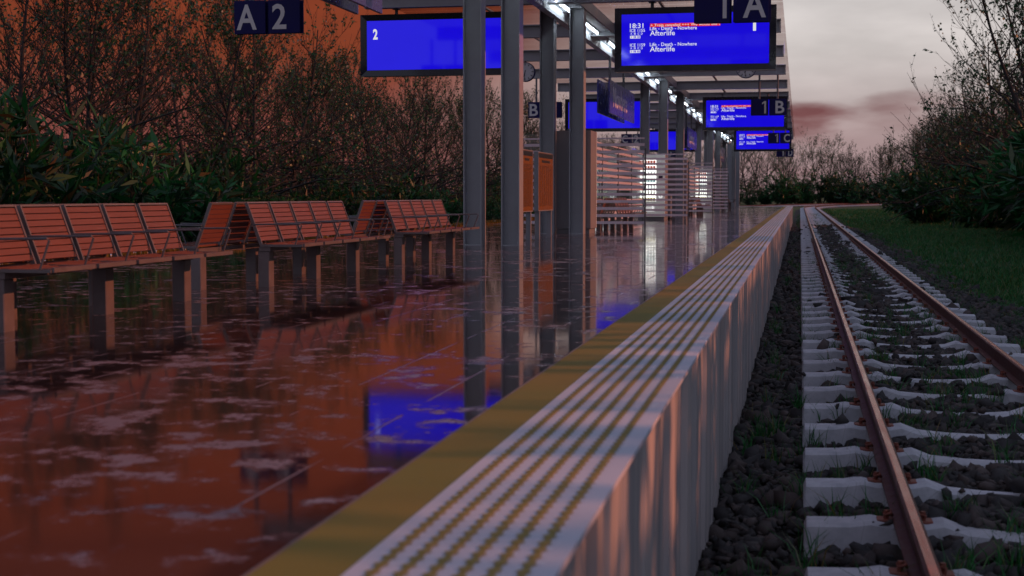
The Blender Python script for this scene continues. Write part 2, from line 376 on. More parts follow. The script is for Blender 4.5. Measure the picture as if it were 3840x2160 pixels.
# ballast bed (sheets following each track)
def bed(path,prof,s0,s1,name):
    m=MB(); n=len(prof); vs=[];fs=[];s=s0;k=0
    while s<=s1:
        x,y,a=path(s); vs+=[(x+px*math.cos(a),y-px*math.sin(a),pz) for px,pz in prof]
        if k:
            for i in range(n-1): fs.append(((k-1)*n+i,(k-1)*n+i+1,k*n+i+1,k*n+i))
        k+=1; s+=3
    m.add(vs,fs); return tag(m.build(name,M['bed'],smooth=True),kind='structure')
bed(path1,[(-1.9,-1.262),(-1.5,-1.215),(-1.25,-1.17),(-.8,-1.10),(0,-1.085),(.8,-1.10),(1.35,-1.16),(2.1,-1.266)],-4,330,'ballast')
bed(path2,[(-2.1,-1.26),(-1.35,-1.13),(0,-1.08),(1.35,-1.13),(2.1,-1.26)],-4,345,'ballast')

# crushed stones as real meshes
def rocks(x,y,z,size):
    n=len(x)
    # 12-vert irregular icosahedra
    ph=(1+5**.5)/2
    iv=np.array([(-1,ph,0),(1,ph,0),(-1,-ph,0),(1,-ph,0),(0,-1,ph),(0,1,ph),(0,-1,-ph),(0,1,-ph),(ph,0,-1),(ph,0,1),(-ph,0,-1),(-ph,0,1)])/1.9
    fc=np.array([(0,11,5),(0,5,1),(0,1,7),(0,7,10),(0,10,11),(1,5,9),(5,11,4),(11,10,2),(10,7,6),(7,1,8),(3,9,4),(3,4,2),(3,2,6),(3,6,8),(3,8,9),(4,9,5),(2,4,11),(6,2,10),(8,6,7),(9,8,1)])
    v=iv[None]*(1+rng.normal(0,.42,(n,12,1)).clip(-.65,.75))
    q=rng.normal(0,1,(n,4)); q/=np.linalg.norm(q,axis=1)[:,None]; w,a,b,c=q.T
    Rm=np.stack([1-2*(b*b+c*c),2*(a*b-c*w),2*(a*c+b*w),2*(a*b+c*w),1-2*(a*a+c*c),2*(b*c-a*w),2*(a*c-b*w),2*(b*c+a*w),1-2*(a*a+b*b)],1).reshape(n,3,3)
    v=v*rng.uniform(.55,1.35,(n,1,3)); v=np.einsum('nij,nkj->nki',Rm,v)
    v=v*size[:,None,None]; v[:,:,2]*=.8; v+=np.stack([x,y,z],1)[:,None,:]
    f=(np.arange(n)*12)[:,None,None]+fc[None]
    return v.reshape(-1,3),f.reshape(-1,3)
def bedz(x):
    return np.interp(x-1.345,[-1.9,-1.5,-1.25,-.8,0,.8,1.35,2.1,3],[-1.262,-1.215,-1.17,-1.10,-1.085,-1.10,-1.16,-1.266,-1.27])
X=[];Y=[];S=[]
for y0,y1,dens,sz in ((4.5,12,440,.034),(12,24,300,.037),(24,45,160,.047),(45,90,60,.06)):
    n=int((y1-y0)*4.3*dens); X.append(rng.uniform(-.5,3.9,n)); Y.append(rng.uniform(y0,y1,n)); S.append(rng.gamma(5,1/5.,n)*sz)
X=np.concatenate(X);Y=np.concatenate(Y);S=np.concatenate(S)
keep=(rng.uniform(0,1,len(X))<np.interp(X,[2.6,3.2,3.9],[1,.75,.3]))
# keep sleepers and rails mostly free: stones over a sleeper are thinned
ph=((Y-6.93)/1.117+.5)%1-.5; on=(np.abs(ph)<.115)&(X>.03)&(X<2.66)
keep&=~(on&(rng.uniform(0,1,len(X))>.035)); near=(np.abs(X-.582)<.085)|(np.abs(X-2.09)<.085); keep&=~near
X,Y,S,on=X[keep],Y[keep],S[keep],on[keep]
mid=np.exp(-((X-1.345)/.5)**2)*.03
Z=bedz(X)+rng.uniform(-.01,.045,len(X))+mid+.03*(np.sin(X*7+Y*3.1)*np.sin(Y*5.3))*.6
Z=np.where(on,ZS-.03+S*.5,Z)
vv,ff=rocks(X,Y,Z,S)
tag(np_obj('ballast_stones',vv,ff,M['stone']),'dark crushed ballast stones lying between and beside the concrete sleepers','gravel',kind='stuff')

# grass tufts between the sleepers and in the shaded field
def clump_xy(n,x0,x1,y0,y1,pw=1.): 
    return rng.uniform(x0,x1,n), y0+(y1-y0)*rng.uniform(0,1,n)**pw
VV=[];FF=[];nb=0
def push(v,f):
    global nb
    VV.append(v);FF.append(f+nb);nb+=len(v)
x,y=clump_xy(520,-.42,2.9,6.2,45,1.35); k=((np.abs(x-.58)>.1)&(np.abs(x-2.09)>.1)&((x>.05)|(rng.uniform(0,1,len(x))<.5))); x,y=x[k],y[k]
push(*blades(x,y,bedz(x)+.01,22,.034,.09,.25,.0045,.45))
x,y=clump_xy(800,-.3,2.8,35,150); push(*blades(x,y,bedz(x)+.01,7,.05,.08,.18,.008,.4))
tag(np_obj('weeds',np.concatenate(VV),np.concatenate(FF),M['grassblade']),'small green grass tufts growing through the ballast between the sleepers','grass',kind='stuff')
VV=[];FF=[];nb=0
x,y=clump_xy(8000,2.75,7.2,15,42,1.2); k=rng.uniform(0,1,len(x))<np.interp(x,[2.75,3.6,5],[.15,.6,1]); x,y=x[k],y[k]; push(*blades(x,y,np.full(len(x),GZ),7,.035,.05,.13,.005,.5))
x,y=clump_xy(14000,3.2,15,30,115); push(*blades(x,y,np.full(len(x),GZ),6,.08,.08,.2,.011,.5))
x,y=clump_xy(5000,3.2,26,100,215); push(*blades(x,y,np.full(len(x),GZ),5,.15,.15,.3,.03,.5))
x,y=clump_xy(5000,-22,-13.5,25,120); push(*blades(x,y,np.full(len(x),GZ),7,.1,.15,.4,.014,.5))
tag(np_obj('meadow_grass',np.concatenate(VV),np.concatenate(FF),M['grassblade']),'short dark green grass covering the ground beside the tracks','grass',kind='stuff')

# ------------------------------------------------------------------ trees and bushes
class TM:
    """fast tube/leaf collector"""
    def __init__(s): s.v=[]; s.f=[]; s.lv=[]; s.tv=[]; s.tf=[]
    def tube(s,pts,rads,n=3,trunk=False):
        V=s.tv if trunk else s.v; F=s.tf if trunk else s.f; b=len(V)
        for i,p in enumerate(pts):
            d=(pts[min(i+1,len(pts)-1)]-pts[max(i-1,0)]).normalized(); u=Vector((0,0,1)) if abs(d.z)<.8 else Vector((1,0,0))
            a=d.cross(u).normalized(); c=a.cross(d)
            for k in range(n):
                t=2*math.pi*k/n; V.append(p+(a*math.cos(t)+c*math.sin(t))*rads[i])
        for i in range(len(pts)-1):
            for k in range(n): F.append((b+i*n+k,b+i*n+(k+1)%n,b+(i+1)*n+(k+1)%n,b+(i+1)*n+k))
    def leaf(s,p,d,L,w,bend=.1):
        side=d.cross(Vector((random.gauss(0,1),random.gauss(0,1),random.gauss(0,1)))).normalized(); nrm=side.cross(d)
        s.lv.append((p, p+d*L*.45+side*w-nrm*L*bend*.2, p+d*L-nrm*L*bend, p+d*L*.45-side*w-nrm*L*bend*.2))
def rdir(): return Vector((random.gauss(0,1),random.gauss(0,1),random.gauss(0,1))).normalized()
def grow(start,d,L,r,nseg,curl,wob):
    pts=[start]; rr=[r]; d=d.normalized()
    for i in range(nseg):
        d=(d+Vector((0,0,curl))+rdir()*wob).normalized(); pts.append(pts[-1]+d*(L/nseg)); rr.append(r*(1-(i+1)/nseg*.8))
    return pts,rr,d
def make_tree(seed,Ht,leafn=1.0):
    random.seed(seed); T=TM(); nt=random.choice((1,2,2))
    for q in range(nt):
        lean=Vector((random.gauss(0,.10),random.gauss(0,.10),1)) if nt==1 else Vector((random.gauss(0,.2),random.gauss(0,.2),1))
        pts,rr,_=grow(Vector((random.gauss(0,.15)*(nt-1),random.gauss(0,.15)*(nt-1),-.1)),lean,Ht*random.uniform(.85,1),.13*Ht/10,14,.04,.05)
        T.tube(pts,[max(x,.012) for x in rr],6,True)
        nb_=int(37*(.75 if nt==2 else 1.1))
        for b in range(nb_):
            t=random.uniform(.06,.97); i=min(int(t*14),13); p=pts[i].lerp(pts[i+1],t*14-i); az=random.uniform(0,2*math.pi)
            el=random.uniform(.15,.6)+t*.55; d=Vector((math.cos(az)*math.cos(el),math.sin(az)*math.cos(el),math.sin(el)))
            L=Ht*(.48*(1-t)**.6+.12)*random.uniform(.7,1.15); r=max(.068*Ht/10*(1-t*.8),.012)
            cp,cr,_=grow(p,d,L,r,7,random.uniform(-.12,.02) if t<.4 else .07,.10); T.tube(cp,[max(x,.007) for x in cr],4 if t<.5 else 3)
            for s2 in range(random.randint(5,8)):
                u=random.uniform(.2,1); j=min(int(u*7),6); p2=cp[j].lerp(cp[j+1],u*7-j); d2=((cp[j+1]-cp[j]).normalized()+rdir()*.75+Vector((0,0,.35))).normalized()
                L2=L*random.uniform(.22,.5); sp,sr,_=grow(p2,d2,L2,max(r*.35,.009),4,.10,.13); T.tube(sp,[max(x,.0055) for x in sr],3)
                for s3 in range(random.randint(2,4)):
                    u=random.uniform(.15,1); j=min(int(u*4),3); p3=sp[j].lerp(sp[j+1],u*4-j); d3=((sp[j+1]-sp[j]).normalized()+rdir()*.7+Vector((0,0,.25))).normalized()
                    tp,tr,_=grow(p3,d3,random.uniform(.25,.75)*Ht/10,.0065,3,.06,.12); T.tube(tp,[.006,.005,.0045,.004],3)
                    for _k in range(int(random.uniform(1.2,5.5)*leafn)):
                        u=random.uniform(.1,1); j=min(int(u*3),2); T.leaf(tp[j].lerp(tp[j+1],u*3-j),(rdir()+Vector((0,0,-.3))).normalized(),random.uniform(.11,.19),random.uniform(.035,.06))
    return T
def tm_meshes(T,nm,leafmat_):
    res=[]
    for V,F,n_ in ((T.tv,T.tf,'trunk'),(T.v,T.f,'branches')):
        if V: res.append((n_,np_mesh(n_,np.array([tuple(p) for p in V]),np.array(F),M['bark'],True)))
    lv=np.array([[tuple(p) for p in q] for q in T.lv]).reshape(-1,3); lf=np.arange(len(lv)).reshape(-1,4)
    res.append(('foliage',np_mesh('foliage',lv,lf,leafmat_))); return res
def make_bush(seed,Ht,Wd,dens=1.,fine=False):
    random.seed(seed); T=TM(); ns=int(30*dens)
    for s in range(ns):
        az=random.uniform(0,2*math.pi); out=random.uniform(.0,1)**.8; el=math.pi/2-out*1.15
        d=Vector((math.cos(az)*math.cos(el),math.sin(az)*math.cos(el),math.sin(el))); L=(Ht*(1-out**2)+Wd*out**2)*random.uniform(.6,1.06)
        cp,cr,_=grow(Vector((random.gauss(0,.2),random.gauss(0,.2),0)),d,L,.028,7,.03 if out<.5 else .0,.12); T.tube(cp,[max(x,.008) for x in cr],4,s%3==0)
        for b in range(int(random.randint(6,9))):
            u=random.uniform(.12,1); j=min(int(u*7),6); p2=cp[j].lerp(cp[j+1],u*7-j); d2=((cp[j+1]-cp[j]).normalized()*.8+rdir()*.9+Vector((0,0,.15))).normalized()
            sp,sr,de=grow(p2,d2,random.uniform(.3,.9)*Ht/5,.009,3,.04,.2); T.tube(sp,[.009,.008,.007,.006],3)
            for _k in range(random.randint(6,11) if not fine else random.randint(12,19)):
                u=random.uniform(.25,1); j=min(int(u*3),2); p=sp[j].lerp(sp[j+1],u*3-j); dd=(de*.8+rdir()*.9+Vector((0,0,-.15))).normalized()
                Lf=random.uniform(.42,.85)*(.6 if fine else 1); T.leaf(p,dd,Lf,Lf*random.uniform(.075,.12),random.uniform(0,.35))
    return T
def plant_kind(T,leafm): 
    return tm_meshes(T,'',leafm)
TK=[plant_kind(make_tree(11+i,10,[1.,.8,1.15,.6][i]),M['leaf']) for i in range(4)]
BK=[plant_kind(make_bush(31,5.,3.,1.2),M['bushleaf']),plant_kind(make_bush(32,4.2,3.,1.1),M['bushleaf']),plant_kind(make_bush(33,4.6,2.6,1.0,True),M['bushleaf']),plant_kind(make_bush(34,4.4,2.4,.9),M['darkleaf'])]
random.seed(99)
def plant(name,kind,x,y,sc,label,cat,group,rz=None,z=GZ):
    r=empty(name,(x,y,z),label,cat,group,random.uniform(0,6.28) if rz is None else rz); r.scale=(sc,sc,sc*random.uniform(.93,1.07))
    for n_,me in kind:
        o=bpy.data.objects.new(n_,me); col.objects.link(o); o.parent=r
    return r
# left tree row
LT=[]; y=44.
for i in range(30):
    x=-26-random.uniform(-2,3.5)-(y-44)*.02; LT.append((x,y,random.uniform(.80,.97)*(1.2 if i<7 else 1.17))); y+=random.uniform(2.5,3.8)*(1+(y-44)*.012)
kindword=['forked','slender','leafy','sparse']
for i,(x,y,s) in enumerate(LT):
    k=random.randrange(4); plant('deciduous_tree',TK[k],x,y,s,f'{kindword[k]} thin-branched tree, {nth(i)} from the left in the row behind the benches','tree','trees in the row left of the platform')
y=50.
for i in range(14):
    k=random.randrange(4); x=-34-random.uniform(-2,3)-(y-50)*.03
    plant('deciduous_tree',TK[k],x,y,random.uniform(.85,1.0)*(1 if i<5 else 1.15),f'taller {kindword[k]} tree in the second row left of the platform, {nth(i)} from the left','tree','trees in the second row left of the platform'); y+=random.uniform(6,9)
# left bushes
bw=['broad','low','fine-leaved','blackish']; y=35.
for i in range(24):
    k=random.choice((0,0,1,2,1,2)) if i not in (9,17) else 3; x=-21.5-random.uniform(-1,2)-(y-35)*.012
    s=random.uniform(.8,1.1)*(random.choice((1.05,1.2))*1.1 if i<3 else random.choice((.5,.62,.75,.9)))
    plant('leafy_bush',BK[k],x,y,s,f'{bw[k]} dark green bush, {nth(i)} from the left in front of the left trees','bush','bushes in front of the left trees'); y+=random.uniform(2.6,3.6)*(1+(y-35)*.02)
y=47.
for i in range(16):
    k=random.choice((2,1,3,0,2)); x=-24.5-random.uniform(-1,1.5)-(y-47)*.015
    plant('leafy_bush',BK[k],x,y,random.uniform(.5,.95),f'{bw[k]} bush between the left trees, {nth(i)} from the left','bush','bushes between the left trees'); y+=random.uniform(4,6)*(1+(y-47)*.012)
# far trees closing the view beyond the curve
for i in range(30):
    x=-66+i*4.7+random.uniform(-1.5,1.5); y=322+random.uniform(0,25)-abs(x)*.15; k=random.randrange(4)
    plant('deciduous_tree',TK[k],x,y,random.uniform(1.15,1.5),f'distant {kindword[k]} tree beyond the curved track, {nth(i)} from the left','tree','distant trees beyond the curved track')
for i in range(26):
    x=-70+i*6.2+random.uniform(-2,2); y=350+random.uniform(0,20)-abs(x)*.15; k=random.randrange(4)
    plant('deciduous_tree',TK[k],x,y,random.uniform(1.2,1.55),f'hazy {kindword[k]} tree in the rearmost row beyond the curved track, {nth(i)} from the left','tree','rearmost trees beyond the curved track')
for i in range(36):
    x=-62+i*3.4+random.uniform(-1.2,1.2); y=312+random.uniform(0,8); k=random.choice((0,1,2))
    plant('leafy_bush',BK[k],x,y,random.uniform(.9,2.1),f'distant {bw[k]} bush beyond the curved track, {nth(i)} from the left','bush','distant bushes beyond the curved track')
# right side, in frame
RB=[(8.6,104,1.0,0),(11.6,92,1.05,1),(13.2,86,1.15,0),(12.2,112,1.25,2),(15.,98,1.35,0),(11.,124,1.0,1),(14.5,122,1.4,0),(11.8,140,1.1,2),(10.6,156,1.,0),(14,150,1.35,3),(12.4,172,1.15,1),(16.5,165,1.5,0),(17,185,1.4,2),(13,190,1.1,0),(19.5,205,1.6,1),(18,130,1.5,2),(18.5,112,1.5,0),(17,205,1.3,0),(22,225,1.7,2),(18,225,1.4,1),(27,245,1.8,0)]
RB.sort(key=lambda b:b[0]/b[1])
for i,(x,y,s,k) in enumerate(RB):
    plant('leafy_bush',BK[k],x,y,s,f'{bw[k]} bush at the meadow edge right of the track, {nth(i)} from the left','bush','bushes right of the track')
RT=[(16.2,98,1.75),(17.5,104,1.75),(20,118,1.8),(17.4,120,1.45),(17.8,140,1.3),(16.5,158,1.1),(19.,172,1.25),(20,190,1.2),(14.5,108,1.0),(15.6,92,1.6),(22.5,215,1.25),(24,150,1.45),(21.5,132,1.35),(27,235,1.4),(30,262,1.5),(19,214,1.1),(16.5,132,1.2),(15.5,147,1.15),(17,182,1.1),(16,200,1.05),(21,240,1.25),(25,275,1.35),(22,262,1.2)]
RT.sort(key=lambda b:b[0]/b[1])
for i,(x,y,s) in enumerate(RT):
    k=(2,0,1)[i%3]; plant('deciduous_tree',TK[k],x,y,s,f'{kindword[k]} tree right of the track, {nth(i)} from the left','tree','trees right of the track')
# hedge mostly out of view beside the meadow, added to lay shade over the track
y=4.
i=0
while y<80:
    k=random.choice((0,1,0)); plant('leafy_bush',BK[k],12.3+random.uniform(0,1.6)+max(0,y-60)*.02,y,random.uniform(1.34,1.46),f'tall {bw[k]} bush in the near hedge added for shade right of the meadow, {nth(i)} from the front','bush','near hedge added for shade right of the meadow'); y+=random.uniform(1.5,2.0); i+=1

y=5.; i=0  # second hedge row, added to keep the sun off the platform edge
while y<84:
    k=random.choice((0,1,0)); plant('leafy_bush',BK[k],15.4+random.uniform(0,1.),y,random.uniform(1.64,1.74),f'tall {bw[k]} bush in the rear hedge added for shade right of the meadow, {nth(i)} from the front','bush','rear hedge added for shade right of the meadow'); y+=random.uniform(1.7,2.1); i+=1

# ------------------------------------------------------------------ canopy
cn=empty('platform_canopy',(0,0,0),'long steel platform canopy on paired grey columns with glass roof strips','canopy')
colm=MB(); c_=colm
c_.box(-.155,-.135,-.17,.17,0,4.86); c_.box(.135,.155,-.17,.17,0,4.86); c_.box(-.135,.135,-.01,.01,0,4.86)
c_.box(-.135,.135,-.167,.167,4.82,4.855); c_.box(-.135,.135,-.167,-.011,0,.012)
COLM=colm.mesh('column',M['steel'])
cpos=[]
for gi in range(-1,4):
    for dy in (0,7.1):
        y=23.35+gi*PER+dy
        if y<2: continue
        for X0 in (-5.36,-4.715): cpos.append((X0,y))
for X0,y in cpos:
    o=bpy.data.objects.new('column',COLM); col.objects.link(o); o.location=(X0,y,0); o.parent=cn
YC0,YC1=4.0,105.5
g=MB(); g.box(-5.51,-4.53,YC0,YC1,4.86,5.045); g.box(-5.51,-5.47,YC0,YC1,4.80,4.86); g.box(-4.57,-4.53,YC0,YC1,4.80,4.86); g.build('main_beam',M['steel'],cn)
bm=MB(); bm.box(-9.0,-.52,-.11,.11,4.75,4.775); bm.box(-8.995,-.525,-.012,.012,4.775,5.04); bm.box(-9.0,-.52,-.11,.11,5.04,5.065)
bm.box(-9.02,-9.0,-.11,.11,4.75,5.065); bm.box(-.52,-.50,-.11,.11,4.75,5.065)
BM=bm.mesh('cross_beam',M['steel'])
y=29.05-6.1*4
while y<YC1:
    o=bpy.data.objects.new('cross_beam',BM); col.objects.link(o); o.location=(0,y,0); o.parent=cn; y+=6.1
g=MB(); y=29.05-6.1*4-3.05; rr=MB()
while y<YC1-3:
    g.add([(-9.1,y+.02,5.08),(-.42,y+.02,5.08),(-.42,y+6.08,5.08),(-9.1,y+6.08,5.08)],[(0,1,2,3)]); 
    y+=6.1
g.build('roof_glass',M['roofglass'],cn)
g=MB()
for X0 in (-7.1,-3.1): g.box(X0-.03,X0+.03,YC0,YC1-.5,5.087,5.13)
g.build('glazing_bar',M['steel_dark'],cn)

# strip lights
fx=empty('strip_light',(0,0,0),'','strip light','strip lights under the canopy beam')
g=MB(); g.box(-.08,.08,0,4.0,0,.23); g.box(.081,.30,.0,4.0,.212,.229); g.build('lamp_housing',M['lampbody'],fx)
g=MB(); g.tube([(.25,.35,.185),(.25,2.45,.185)],.018,8); g.build('lamp_tube',M['tube'],fx)
g=MB(); g.box(.22,.28,.29,.345,.16,.211); g.box(.22,.28,2.455,2.51,.16,.211); g.build('lamp_holder',M['lampbody'],fx)
k=0; y=30.95-2.45-4.08*5
fl=[]
while y<102:
    o=fx if k==0 else copy_tree(fx); o.location=(-5.19,y,4.62); fl.append(o); y+=4.08; k+=1
for i,o in enumerate(fl): o['label']=f'glowing white strip light under the canopy beam, {nth(i)} from the front'

# ------------------------------------------------------------------ lettering
_tc={}
def text_mesh(s,size,mat,bold=0.0,sx=1.0):
    key=(s,size,mat.name,bold,sx)
    if key in _tc: return _tc[key]
    cu=bpy.data.curves.new('t','FONT'); cu.body=s; cu.size=size; cu.offset=bold; cu.extrude=.002; cu.resolution_u=3
    ob=bpy.data.objects.new('t',cu); col.objects.link(ob); dg=bpy.context.evaluated_depsgraph_get(); dg.update()
    me=bpy.data.meshes.new_from_object(ob.evaluated_get(dg)); bpy.data.objects.remove(ob); bpy.data.curves.remove(cu)
    me.transform(Matrix.Diagonal((sx,1,1,1))); me.materials.clear(); me.materials.append(mat); me.name='lettering'; _tc[key]=me; return me
def text_fit(s,w,h,mat,bold=0.0):
    """mesh scaled so its bounding box is w by h (w None keeps proportion), origin at lower left"""
    me=text_mesh(s,1.0,mat,bold).copy(); xs=[v.co.x for v in me.vertices]; ys=[v.co.y for v in me.vertices]
    hh=max(ys)-min(ys); ww=max(xs)-min(xs); sy=h/hh; sx=sy if w is None else w/ww
    me.transform(Matrix.Diagonal((sx,sy,1,1))@Matrix.Translation((-min(xs),-min(ys),0))); return me
RX=Matrix.Rotation(R(90),4,'X')
def put_text(s,x,z,w,h,mat,parent,y=-.004,bold=.02,M0=None,name='lettering'):
    me=text_fit(s,w,h,mat,bold); me.transform(RX)
    o=bpy.data.objects.new(name,me); col.objects.link(o); o.location=(x,y,z); o.parent=parent; return o

# ------------------------------------------------------------------ departure screens
def screen(side,Y,label,number):
    X0 = -3.735 if side=='r' else -9.13; Wd=3.228; z0,z1=3.344,4.622
    r=empty('departure_display',(X0,Y,z0),label,'information display','departure displays under the canopy')
    hgt=z1-z0; b=.135
    g=MB(); g.box(.0,Wd,.03,.30,0,hgt); g.build('housing',M['housing'],r,bevel=.008)
    g=MB() # bezel: four mitred bars sloping in
    o_=[(-.004,0.,-.004),(Wd+.004,0.,-.004),(Wd+.004,0.,hgt+.004),(-.004,0.,hgt+.004)]; i_=[(b,.02,b*.92),(Wd-b,.02,b*.92),(Wd-b,.02,hgt-b*.92),(b,.02,hgt-b*.92)]; k_=[(p[0],.03,p[2]) for p in o_]
    g.add(o_+i_+k_,[(0,1,5,4),(1,2,6,5),(2,3,7,6),(3,0,4,7),(1,0,8,9),(2,1,9,10),(3,2,10,11),(0,3,11,8)]); g.build('bezel',M['bezel'],r)
    g=MB(); g.add([(b,.018,b*.92),(Wd-b,.018,b*.92),(Wd-b,.018,hgt-b*.92),(b,.018,hgt-b*.92)],[(0,1,2,3)]); sc=g.build('screen',M['blue'],r)
    iw=Wd-2*b; ih=hgt-2*b*.92
    def P(u,v): return b+iw*u, b*.92+ih*(1-v)   # u right, v down in 0..1
    def T(s,u0,u1,v0,v1,mat=M['white_text'],bold=.006,y=.013):
        x,z=P(u0,v1); put_text(s,x,z,iw*(u1-u0),ih*(v1-v0),mat,sc,y,bold)
    U=lambda px:(px-292)/1787.; V=lambda py,u=0.2:(py-(183-43*u))/(605+12*u)   # measured on the near right-hand display
    if side=='r':
        def TT(s,a,c,d,e,**k): u=U((a+c)/2); T(s,U(a),U(c),V(d,u),V(e,u),**k)
        TT('18:31',395,560,285,343,bold=.012); TT('ICE 1155',395,580,352,388); [TT(ch_,a_,a_+22,396,420) for ch_,a_ in zip('ABCD',(402,446,489,531))]
        TT('ICE 1159',397,582,524,561); [TT(ch_,a_,a_+22,568,591) for ch_,a_ in zip('ABCD',(402,446,489,531))]
        TT('Life - Death - Nowhere',640,1212,320,362,bold=.006); TT('Afterlife',642,946,369,429)
        TT('Life - Death - Nowhere',640,1212,510,552,bold=.006); TT('Afterlife',642,946,559,619)
        for v0,v1 in ((427,461),(598,632)):
            g=MB(); x0,zb=P(U(397),V(v1)); x1,zt=P(U(523),V(v0)); g.box(x0,x1,.0135,.016,zb,zt); g.build('coach_box',M['white_text'],sc)
            for j,(d,px) in enumerate((('1',412),('2',448),('3',494))):
                if j: 
                    g=MB(); q0,_=P(U(px-6),0); q1,_=P(U(px+21),0); g.box(q0,q1,.0105,.0131,zb+.008,zt-.008); g.build('coach_box',M['blue'],sc)
                x,z=P(U(px),V(v1-6)); put_text(d,x,z,iw*(13 if j else 6)/1787,ih*22/610,M['white_text'] if j else M['blue'],sc,.0085 if j else .0105,.02,name='lettering')
        g=MB(); x0,zb=P(U(642),V(321,.45)); x1,zt=P(U(1495),V(278,.45)); g.box(x0,x1,.013,.016,zb,zt); g.build('red_banner',M['red_text'],sc)
        TT('+ Train canceled +++ We would like t',650,1492,283,314,bold=.0,y=.0105)
        TT('1',1885,1921,253,373,bold=.02)
    else:
        T('2',.046,.080,.165,.378,bold=.035)
    g=MB()
    for u in (.23,.77): g.tube([(Wd*u,.165,hgt),(Wd*u,.165,4.75-z0)],.035,10); g.tube([(Wd*u,.165,4.74-z0),(Wd*u,.165,4.75-z0-.001)],.09,10)
    g.build('hanger',M['tubemetal'],r); return r
gw=['nearest','second','third']
for k in range(3):
    Y=29.05+k*PER
    screen('r',Y,f'{gw[k]} blue departure display on the right side listing Afterlife trains','1')
    screen('l',Y,f'{gw[k]} blue display on the left side showing only the number 2','2')

# ------------------------------------------------------------------ square letter signs (each on its own pole)
def letter_sign(ch,x,Y,z,side,label):
    s=.558; r=empty('section_sign',(x,Y,z),label,'sign','square navy signs hanging under the canopy')
    g=MB(); g.box(0,s,0,.035,0,s); g.build('sign_board',M['navy'],r,bevel=.004); g=MB(); g.box(.02,s+.03,.085,.12,-.0,s-.005); g.build('rear_board',M['navy'],r,bevel=.004)
    hh=s*.76; zb=.12*s
    w={'A':.36,'B':.30,'C':.31,'D':.30,'1':.13,'2':.25}[ch]
    if side=='r': x0=s-.045-w
    else: x0=.045 if ch!='2' else .07
    if ch=='1':
        g=MB(); a,b=x0+w-.062,x0+w; g.add([(a,-.003,zb),(b,-.003,zb),(b,-.003,zb+hh),(a+.008,-.003,zb+hh),(x0-.005,-.003,zb+hh*.86),(x0-.005,-.003,zb+hh*.73),(a,-.003,zb+hh*.855)],[(0,1,2,3,4,5,6)]); g.build('lettering',M['letter'],r)
    else: put_text(ch,x0,zb+.0,w,hh,M['letter'],r,-.002,.018)
    g=MB(); g.tube([(s/2,.06,s-.02),(s/2,.06,4.76-z if abs(Y-23)<1 else 5.06-z)],.034,10); g.build('pole',M['tubemetal'],r); return r
for k,L in enumerate('ABCD'):
    Y=22.95+k*PER; d='nearest' if k==0 else f'{L} section'
    if k<4:
        letter_sign('1',-1.688,Y,3.563,'r',f'navy square sign with grey 1 hanging beside the letter {L} on the right')
        letter_sign(L,-1.073,Y,3.563,'r',f'navy square sign with grey letter {L} hanging at the right canopy edge')
        letter_sign(L,-9.445,Y,3.563,'l',f'navy square sign with grey letter {L} hanging on the left platform side')
        letter_sign('2',-8.834,Y,3.563,'l',f'navy square sign with grey 2 hanging beside the letter {L} on the left')

# ------------------------------------------------------------------ station name boards
for k in range(-1,3):
    Y0=37.65+k*PER; L=5.75; z0,z1=3.02,3.905
    lab=['dark name board at the top edge in front of the first columns','purple lit name board reading Nowhere hanging behind the first columns','second purple name board reading Nowhere farther down the platform','farthest small name board reading Nowhere near the last columns'][k+1]
    r=empty('name_board',(-4.97,Y0,z0),lab,'sign','station name boards under the canopy')
    g=MB(); g.box(-.04,0,0,L,0,z1-z0); g.build('sign_board',M['navy_purple'],r,bevel=.006)
    g=MB(); g.box(-.34,-.30,0,L,0,z1-z0); g.build('rear_board',M['navy_purple'],r,bevel=.006)
    me=text_fit('Nowhere',3.1,.55,M['letter_pale'],.008); me.transform(Matrix.Rotation(R(90),4,'Z')@RX); o=bpy.data.objects.new('lettering',me); col.objects.link(o); o.location=(.003,.75,.19); o.parent=r
    g=MB()
    for y in (1.3,4.4): g.tube([(-.17,y,.1),(-.17,y,4.62-z0)],.035,10)
    g.build('hanger',M['tubemetal'],r)

# ------------------------------------------------------------------ clocks
def clock(x,Y,z,label):
    r=empty('platform_clock',(x,Y,z),label,'clock','round clocks under the canopy'); rad=.285
    g=MB(); g.tube([(0,-.07,0),(0,.07,0)],rad,36); g.build('clock_case',M['navy'],r)
    g=MB(); g.disc((0,-.074,0),rad*.93,n=40); g.build('clock_face',M['clock_face'],r)
    g=MB()
    for i in range(60):
        a=math.tau*i/60; big=i%5==0; r0=rad*(.66 if big else .82); r1=rad*.89; w=.011 if big else .0035
        d=Vector((math.sin(a),0,math.cos(a))); n=Vector((d.z,0,-d.x)); y=Vector((0,-.077,0)); g.add([d*r0+n*w+y,d*r1+n*w+y,d*r1-n*w+y,d*r0-n*w+y],[(0,1,2,3)])
    g.build('dial_marks',M['black'],r)
    for a,L,w,yy in ((R(360*31/60),.23,.008,-.083),(R(30*6.52),.15,.012,-.08)):
        g=MB(); d=Vector((math.sin(a),0,math.cos(a))); n=Vector((d.z,0,-d.x)); y=Vector((0,yy,0)); g.add([-d*.05+n*w+y,d*L+n*w*.7+y,d*L-n*w*.7+y,-d*.05-n*w+y],[(0,1,2,3)]); g.build('clock_hand',M['black'],r)
    g=MB(); g.tube([(0,0,rad-.01),(0,0,4.75-z)],.03,10); g.build('hanger',M['tubemetal'],r)
clock(-1.55,41.25,4.44,'round clock hanging behind the near right-hand departure display'); clock(-7.93,41.25,4.44,'round clock half hidden behind the second column on the left')
clock(-1.55,41.25+PER,4.44,'far round clock behind the second right-hand display'); clock(-7.93,41.25+PER,4.44,'far round clock on the left platform side')

